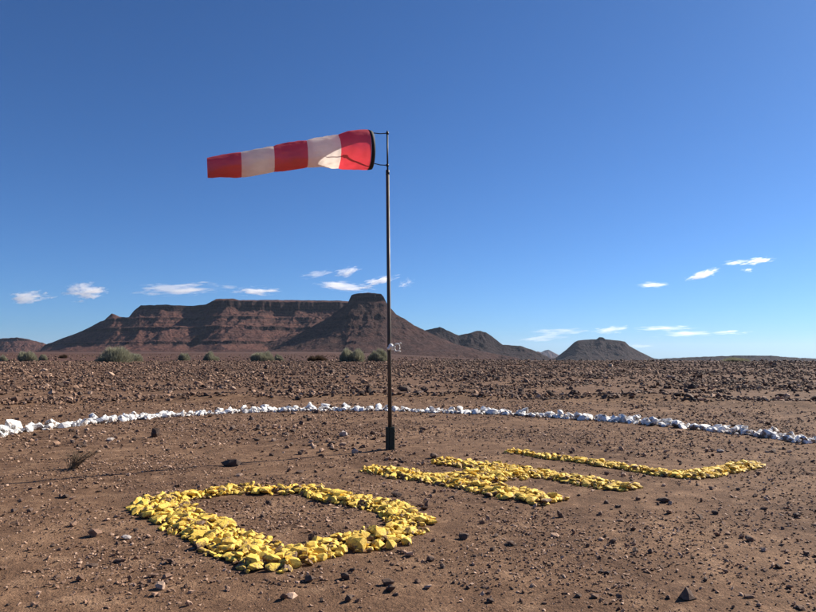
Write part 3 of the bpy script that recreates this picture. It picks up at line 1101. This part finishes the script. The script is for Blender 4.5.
# ------------------------------------------------------------------ windsock
ST = [(371.0, 131.6, 168.9), (366.5, 130.2, 169.4), (358, 130.4, 169.1), (348, 131.3, 168.6), (338, 135.0, 167.8), (330, 136.6, 167.2), (322, 138.0, 167.1), (306.5, 140.9, 168.3),
      (290, 143.7, 169.9), (273.5, 146.4, 171.6), (257, 149.3, 174.0), (241, 151.6, 176.3), (224, 155.0, 177.1), (207.3, 158.4, 177.9)]
MOUTH_Y = PY - 0.08
TURN = math.tan(R(16))
stx = np.array([s[0] for s in ST])[::-1]
stt = np.array([s[1] for s in ST])[::-1]
stb = np.array([s[2] for s in ST])[::-1]
mouth = at(369.5, 150, MOUTH_Y)
sock = thing('windsock', mouth, 'red and white banded windsock blown out level from the pole', 'windsock')
tail_px = 207.3


def sock_ring(px, nseg=72, ring_id=0.0):
    t = np.interp(px, stx, stt)
    b = np.interp(px, stx, stb)
    Yc = MOUTH_Y - (369.5 - px) / F * MOUTH_Y * TURN
    c = at(px, (t + b) / 2, Yc)
    rad = (b - t) / 2 / F * Yc * math.sqrt(1 + 0.06)
    axis = Vector((1, TURN, 0.06)).normalized()
    u = axis.cross(Vector((0, 0, 1))).normalized()
    v = u.cross(axis).normalized()
    out = []
    s = (369.5 - px) / 162.0
    for k in range(nseg):
        a = 2 * math.pi * k / nseg
        fade = min(1.0, max(0.0, s * 5))
        w = 0.035 * math.sin(3 * a + s * 9) * fade + 0.05 * float(noise(math.cos(a) * 1.6 + s * 7.0, math.sin(a) * 1.6 + 5, 91)) * fade
        w += 0.035 * float(noise(math.cos(a) * 4 + s * 19.0, math.sin(a) * 4 + 9, 92)) * fade
        w += 0.022 * float(noise(a * 5 + s * 6, s * 30, 93)) * (0.3 + 0.7 * fade)
        # the cloth draws in a little at each seam
        w -= 0.03 * math.exp(-((min(abs(px - q) for q in (338, 306, 273.5, 241)) / 2.2) ** 2)) * fade
        out.append(c + (u * math.cos(a) * 0.98 + v * math.sin(a)) * rad * (1 + w))
    return out


EDGES = [367.2, 338.0, 306.2, 273.5, 241.0, tail_px]
for b in range(5):
    a0, a1 = EDGES[b], EDGES[b + 1]
    bm = bmesh.new()
    rings = []
    for px in np.linspace(a0, a1, 24):
        rings.append([bm.verts.new(rel(p, mouth)) for p in sock_ring(px)])
    for r0_, r1_ in zip(rings, rings[1:]):
        for k in range(len(r0_)):
            bm.faces.new((r0_[k], r0_[(k + 1) % len(r0_)], r1_[(k + 1) % len(r0_)], r1_[k]))
    bmesh.ops.recalc_face_normals(bm, faces=bm.faces[:])
    o = from_bm('cloth_band', bm, M_RED if b % 2 == 0 else M_CREAM, sock, True)
    o['label'] = ['red cloth band at the mouth', 'white cloth band next to the mouth band', 'red cloth band in the middle', 'white cloth band next to the tail', 'red cloth band at the tail'][b]
# black hem round the mouth
bm = bmesh.new()
ra = [rel(p, mouth) for p in sock_ring(367.4)]
rb = [rel(p, mouth) for p in sock_ring(371.2)]
n = len(ra)
loops = []
for ring, sc in ((ra, 1.012), (rb, 1.012), (rb, 0.975), (ra, 0.975)):
    c = sum(ring, Vector()) / n
    loops.append([bm.verts.new(c + (p - c) * sc) for p in ring])
for i in range(4):
    A, B = loops[i], loops[(i + 1) % 4]
    for k in range(n):
        bm.faces.new((A[k], A[(k + 1) % n], B[(k + 1) % n], B[k]))
bmesh.ops.recalc_face_normals(bm, faces=bm.faces[:])
hem = from_bm('hem', bm, M_HEM, sock, True)
# ties from the hem to the arms
mr = sock_ring(371.0)
topm = max(mr, key=lambda p: p.z)
botm = min(mr, key=lambda p: p.z)
nearm = min(mr, key=lambda p: p.y)
arm_top_end = at(372.2, 132.8, PY - 0.06)
arm_bot_end = at(373.0, 163.2, PY - 0.06)
for e, pts in (('tie', [topm, arm_top_end]), ('tie', [botm + (topm - botm) * 0.14, arm_bot_end])):
    bm = bmesh.new()
    tube(bm, [rel(p, mouth) for p in pts], 0.0045, 6)
    from_bm(e, bm, M_HEM, hem, True)
# swivel arms on the mast
for py, e in ((133.2, arm_top_end), (165.3, arm_bot_end)):
    bm = bmesh.new()
    p = at(387.4, py, PY)
    mid = (p + e) / 2 + Vector((0, 0, -0.012))
    tube(bm, [rel(p), rel(mid), rel(e)], 0.0085, 8)
    arm = from_bm('swivel_arm', bm, M_DARK, pole, True)
    bm = bmesh.new()
    tube(bm, [rel(p) - Vector((0, 0, .018)), rel(p) + Vector((0, 0, .018))], 0.024, 12)
    from_bm('collar', bm, M_DARK, arm, True)

# ------------------------------------------------------------------ bracket with insulator clamped on the pole
cp = at(390.3, 347, PY - 0.045)
brk = thing('pole_bracket', cp, 'small white knob and wire bracket clamped to the pole at mid height', 'bracket')
bm = bmesh.new()
bmesh.ops.create_uvsphere(bm, u_segments=16, v_segments=10, radius=0.042, matrix=Matrix.Translation((0.012, -0.02, 0.012)) @ Matrix.Scale(1.05, 4, (0, 0, 1)))
bmesh.ops.create_uvsphere(bm, u_segments=14, v_segments=8, radius=0.030, matrix=Matrix.Translation((-0.022, -0.015, -0.022)))
tube(bm, [(0.03, -0.01, -0.015), (0.028, -0.012, -0.055)], 0.016, 10)
from_bm('knob', bm, M_PLASTIC, brk, True)
bm = bmesh.new()
ringp = [Vector((0.115 + 0.042 * math.cos(a), 0, -0.012 + 0.062 * math.sin(a))) for a in np.linspace(0, 2 * math.pi, 17)]
tube(bm, ringp, 0.009, 8)
tube(bm, [(0.03, 0.0, 0.01), (0.075, 0, 0.03)], 0.007, 8)
tube(bm, [(0.03, 0.0, -0.04), (0.085, 0, -0.06)], 0.007, 8)
from_bm('ring', bm, M_GALV, brk, True)
bm = bmesh.new()
tube(bm, [(0.125, -0.005, 0.062), (0.135, -0.005, 0.045), (0.15, -0.005, 0.02)], 0.012, 8)
tube(bm, [(0.15, -0.005, 0.05), (0.172, -0.005, 0.068), (0.185, -0.005, 0.058)], 0.010, 8)
tube(bm, [(0.085, -0.004, 0.058), (0.125, -0.004, 0.060)], 0.006, 8)
tube(bm, [(0.07, 0, -0.078), (0.12, -0.002, -0.066), (0.175, -0.005, -0.074)], 0.008, 8)
from_bm('hook', bm, M_PLASTIC, brk, True)

# ------------------------------------------------------------------ plants
def stem_cloud(name, mat, parent, n, rx, ry, h, seed, thick, up=0.75):
    """a rounded shrub of very many thin upright stems"""
    g = np.random.default_rng(seed)
    a = g.uniform(0, 2 * math.pi, n)
    rad = np.sqrt(g.random(n)) * (1 + 0.12 * np.sin(3 * a + seed))
    bx, by = rad * np.cos(a) * rx * 0.93, rad * np.sin(a) * ry * 0.93
    dome = np.sqrt(np.clip(1 - (rad * 0.93) ** 2, 0.03, 1))
    lump = 1 + 0.36 * noise(bx * 2.2 / rx + seed, by * 2.2 / ry, seed) + 0.12 * noise(bx * 6 / rx, by * 6 / ry, seed + 3)
    zt = h * dome * lump * g.uniform(0.72, 1.14, n)
    zb = zt * g.uniform(0.0, 0.6, n)
    tipx = bx * (1 + 0.10 * g.random(n)) + g.normal(0, 0.05, n) * rx
    tipy = by * (1 + 0.10 * g.random(n)) + g.normal(0, 0.05, n) * ry
    b = np.stack([bx * 0.85, by * 0.85, zb], -1)
    t = np.stack([tipx, tipy, zt], -1)
    ang = g.uniform(0, math.pi, n)
    w = np.stack([np.cos(ang), np.sin(ang), 0 * ang], -1) * thick
    V = np.stack([b - w, b + w, t + w * 0.5, t - w * 0.5], 1).reshape(-1, 3)
    Fq = np.arange(4 * n).reshape(n, 4)
    me = mesh_np(name, V, Fq)
    tv = np.clip(g.normal(0.5, 0.22, n), 0, 1)
    at_ = me.attributes.new('tint', 'FLOAT', 'POINT')
    at_.data.foreach_set('value', np.repeat(tv, 4).astype(np.float32))
    return link(name, me, mat, parent)


SHRUBS = [  # px centre, distance, width px, height px, dry, label
    (116, 84, 38, 13, 0, 'largest round grey-green bush on the skyline of the rocky field'),
    (134, 92, 18, 8, 0, 'low grey-green bush tight against the right of the largest bush'),
    (27, 96, 20, 9, 0, 'grey-green bush left of the largest bush'),
    (43, 112, 9, 5, 0, 'tiny bush just right of the leftmost full bush'),
    (2, 100, 12, 6, 0, 'bush cut by the left edge of the picture'),
    (63, 150, 9, 4, 1, 'tiny brown tuft between the left bushes'),
    (184, 105, 14, 7, 0, 'small grey-green bush below the left part of the mesa'),
    (211, 100, 17, 8, 0, 'small bush right of the smallest one below the mesa'),
    (262, 92, 26, 9, 0, 'wide low bush below the middle of the mesa'),
    (279, 102, 10, 6, 0, 'tiny bush just right of the wide low bush'),
    (317, 98, 22, 6, 1, 'low brown dry bush left of the two bushes beside the pole'),
    (352, 90, 27, 12, 0, 'rounded dark green bush left of the pole'),
    (378, 92, 22, 11, 0, 'bush directly behind the pole on the skyline'),
    (737, 95, 28, 4, 0, 'low flat bush on the skyline at the right, below the far ridge'),
]
for i, (px, dist, wpx, hpx, dry, lab) in enumerate(SHRUBS):
    rx_, _ = ray(px, 360)
    X, Y = rx_ * dist, dist
    t = thing('shrub', (X, Y, float(gz(X, Y)) - 0.05), lab, 'bush', 'bushes along the skyline')
    w, h = wpx / F * dist, hpx / F * dist * 0.98
    stem_cloud('foliage', M_BROWNSHRUB if dry else M_SHRUB, t, int(900 + 110 * wpx), w / 2, w / 2 * 0.85, h, 300 + i, 0.018)
    bm = bmesh.new()
    for k in range(9):
        a = k * 2.4
        tube(bm, [(0.1 * math.cos(a), 0.1 * math.sin(a), -0.05), (w * 0.16 * math.cos(a), w * 0.16 * math.sin(a), h * 0.4), (w * 0.28 * math.cos(a), w * 0.28 * math.sin(a), h * 0.62)],
             [0.03, 0.02, 0.012], 5)
    from_bm('stem', bm, M_TWIG, t)

# the dry twiggy plant inside the circle
g0 = on_ground(71, 469)
pl = thing('dry_plant', g0, 'sparse dry twiggy plant leaning right, left of the pole', 'plant')
gr = random.Random(5)
bm = bmesh.new()
bl = bmesh.new()
for k in range(70):
    a = gr.uniform(0, 6.283)
    sp = gr.uniform(0.05, 0.75)
    L = gr.uniform(0.14, 0.34)
    lean_ = Vector((0.28 + math.cos(a) * sp, 0.10 + math.sin(a) * sp, 1.0)).normalized()
    if k < 18:
        lean_ = Vector((1.0 + gr.uniform(-.2, .3), gr.uniform(-.15, .3), 0.9)).normalized()
        L = gr.uniform(0.34, 0.52)
    b0 = Vector((gr.uniform(-.04, .05), gr.uniform(-.04, .05), -0.01))
    m1 = b0 + lean_ * L * 0.5 + Vector((gr.uniform(-.02, .02), gr.uniform(-.02, .02), 0.015))
    e = b0 + lean_ * L + Vector((gr.uniform(-.03, .03), gr.uniform(-.03, .03), -0.01))
    tube(bm, [b0, m1, e], [0.0032, 0.0024, 0.0012], 4, False)
    for q in range(5):
        s_ = m1.lerp(e, gr.random())
        d = Vector((gr.uniform(-1, 1), gr.uniform(-1, 1), gr.uniform(0, 1.2))).normalized() * gr.uniform(0.02, 0.05)
        tube(bl, [s_, s_ + d], [0.0022, 0.001], 3, False)
from_bm('twig', bm, M_TWIG, pl)
from_bm('twiglet', bl, M_TWIG, pl)['kind'] = 'stuff'

# ------------------------------------------------------------------ clouds (volumes, far off)
def mat_cloud(name, dens, seed, sx, sz):
    m = NT(name)
    tc = m.n('ShaderNodeTexCoord')
    mp = m.n('ShaderNodeMapping')
    mp.inputs['Location'].default_value = (seed * 3.7, seed * 1.3, seed * 2.1)
    m.l(tc.outputs['Object'], mp.inputs['Vector'])
    ln = m.n('ShaderNodeVectorMath', operation='LENGTH')
    m.l(tc.outputs['Object'], ln.inputs[0])
    n = m.noise(mp.outputs[0], 1.7, 6, 0.62, 0.2)
    k = m.math('SUBTRACT', m.math('ADD', m.math('MULTIPLY', m.math('SUBTRACT', n, 0.5), 3.9), 0.56), ln.outputs['Value'])
    k = m.math('MULTIPLY', m.math('MAXIMUM', k, 0.0), 3.0, False)
    k = m.math('MINIMUM', k, 1.0)
    v = m.n('ShaderNodeVolumePrincipled')
    v.inputs['Color'].default_value = (1.0, 1.0, 1.0, 1)
    v.inputs['Anisotropy'].default_value = 0.5
    m.l(m.math('MULTIPLY', k, dens), v.inputs['Density'])
    m.l(v.outputs[0], m.out.inputs['Volume'])
    return m.m


CLOUDS = [  # px x, y, width, height, tilt, opacity, distance, label
    (31, 297, 40, 13, -3, 2.6, 12500, 'small puffy white cloud at far left, low over the plain'),
    (87, 292, 42, 18, -4, 3.0, 12500, 'brightest puffy white cloud left of the mesa'),
    (184, 289.5, 92, 12, -2, 2.2, 13000, 'long flat white cloud over the left part of the mesa'),
    (257, 291, 44, 9, -1, 2.4, 13000, 'small flat white cloud over the mesa middle'),
    (316, 274, 34, 8, -8, 0.7, 11500, 'faint wispy cloud left of the two clouds beside the pole'),
    (348, 271.5, 28, 9, -14, 2.0, 11500, 'small slanted cloud above the long cloud by the pole'),
    (345, 286.5, 58, 10, 3, 2.2, 12000, 'long curved white cloud crossing just left of the pole'),
    (380, 280.5, 38, 8, -15, 2.4, 12000, 'cloud streak rising right across the pole'),
    (406, 283, 18, 9, -20, 0.8, 12000, 'faint cloud shred right of the pole'),
    (653, 285, 34, 6, -1, 1.4, 12000, 'thin short cloud over the gap right of the conical butte'),
    (703, 274.3, 32, 8.5, -17, 2.6, 11000, 'slanted bright cloud at the upper right'),
    (735, 262.5, 28, 5, -6, 1.0, 10000, 'thin cloud at the upper right, left of the highest one'),
    (758, 261, 34, 6, -8, 2.2, 10000, 'highest thin cloud, rightmost of the upper group'),
    (748, 270, 12, 4, 0, 0.8, 10500, 'tiny faint cloud dot under the highest cloud'),
    (560, 331.5, 60, 7, -2, 0.75, 24000, 'pale flat cloud left of the conical butte'),
    (611, 330, 40, 8, -6, 0.95, 24000, 'pale flat cloud right above the conical butte'),
    (543, 338.5, 54, 7, -4, 0.6, 26000, 'pale low cloud above the distant blue peak'),
    (668, 328.5, 60, 6, -1, 1.0, 24000, 'pale long cloud right of the conical butte'),
    (684, 334, 60, 7, -1, 0.9, 25000, 'pale long cloud beneath another one right of the conical butte'),
    (731, 332.5, 34, 5, 0, 0.8, 25000, 'pale short cloud low over the far right ridge'),
    (640, 346, 34, 5, -2, 0.4, 28000, 'very faint cloud at the right foot of the conical butte'),
]
for i, (px, py, w, h, tilt, opac, dist, lab) in enumerate(CLOUDS):
    c = at(px, py, dist)
    hx, hz = w / F * dist / 2 * 1.15, h / F * dist / 2 * 1.12
    hy = max(hz * 1.6, hx * 0.5)
    bm = bmesh.new()
    bmesh.ops.create_icosphere(bm, subdivisions=3, radius=1.15)
    m = mat_cloud('cloud_vapour', opac * 0.9 / hy, i + 1, hx, hz)
    o = from_bm('cloud', bm, m)
    o.location = c
    o.scale = (hx, hy, hz)
    o.rotation_euler = (0, -R(-tilt) if False else R(tilt), 0)
    tag(o, lab, 'cloud', 'small clouds low in the sky')

# ------------------------------------------------------------------ haze
bm = bmesh.new()
box(bm, (0, 10000, 180), (100000, 80000, 1100))
hm = NT('haze')
pv = hm.n('ShaderNodeVolumePrincipled')
pv.inputs['Color'].default_value = (0.62, 0.76, 1.0, 1)
pv.inputs['Density'].default_value = 0.9e-5
pv.inputs['Anisotropy'].default_value = 0.2
hm.l(pv.outputs[0], hm.out.inputs['Volume'])
HAZE = True
if HAZE:
    o = from_bm('haze', bm, hm.m)
    o['kind'] = 'stuff'
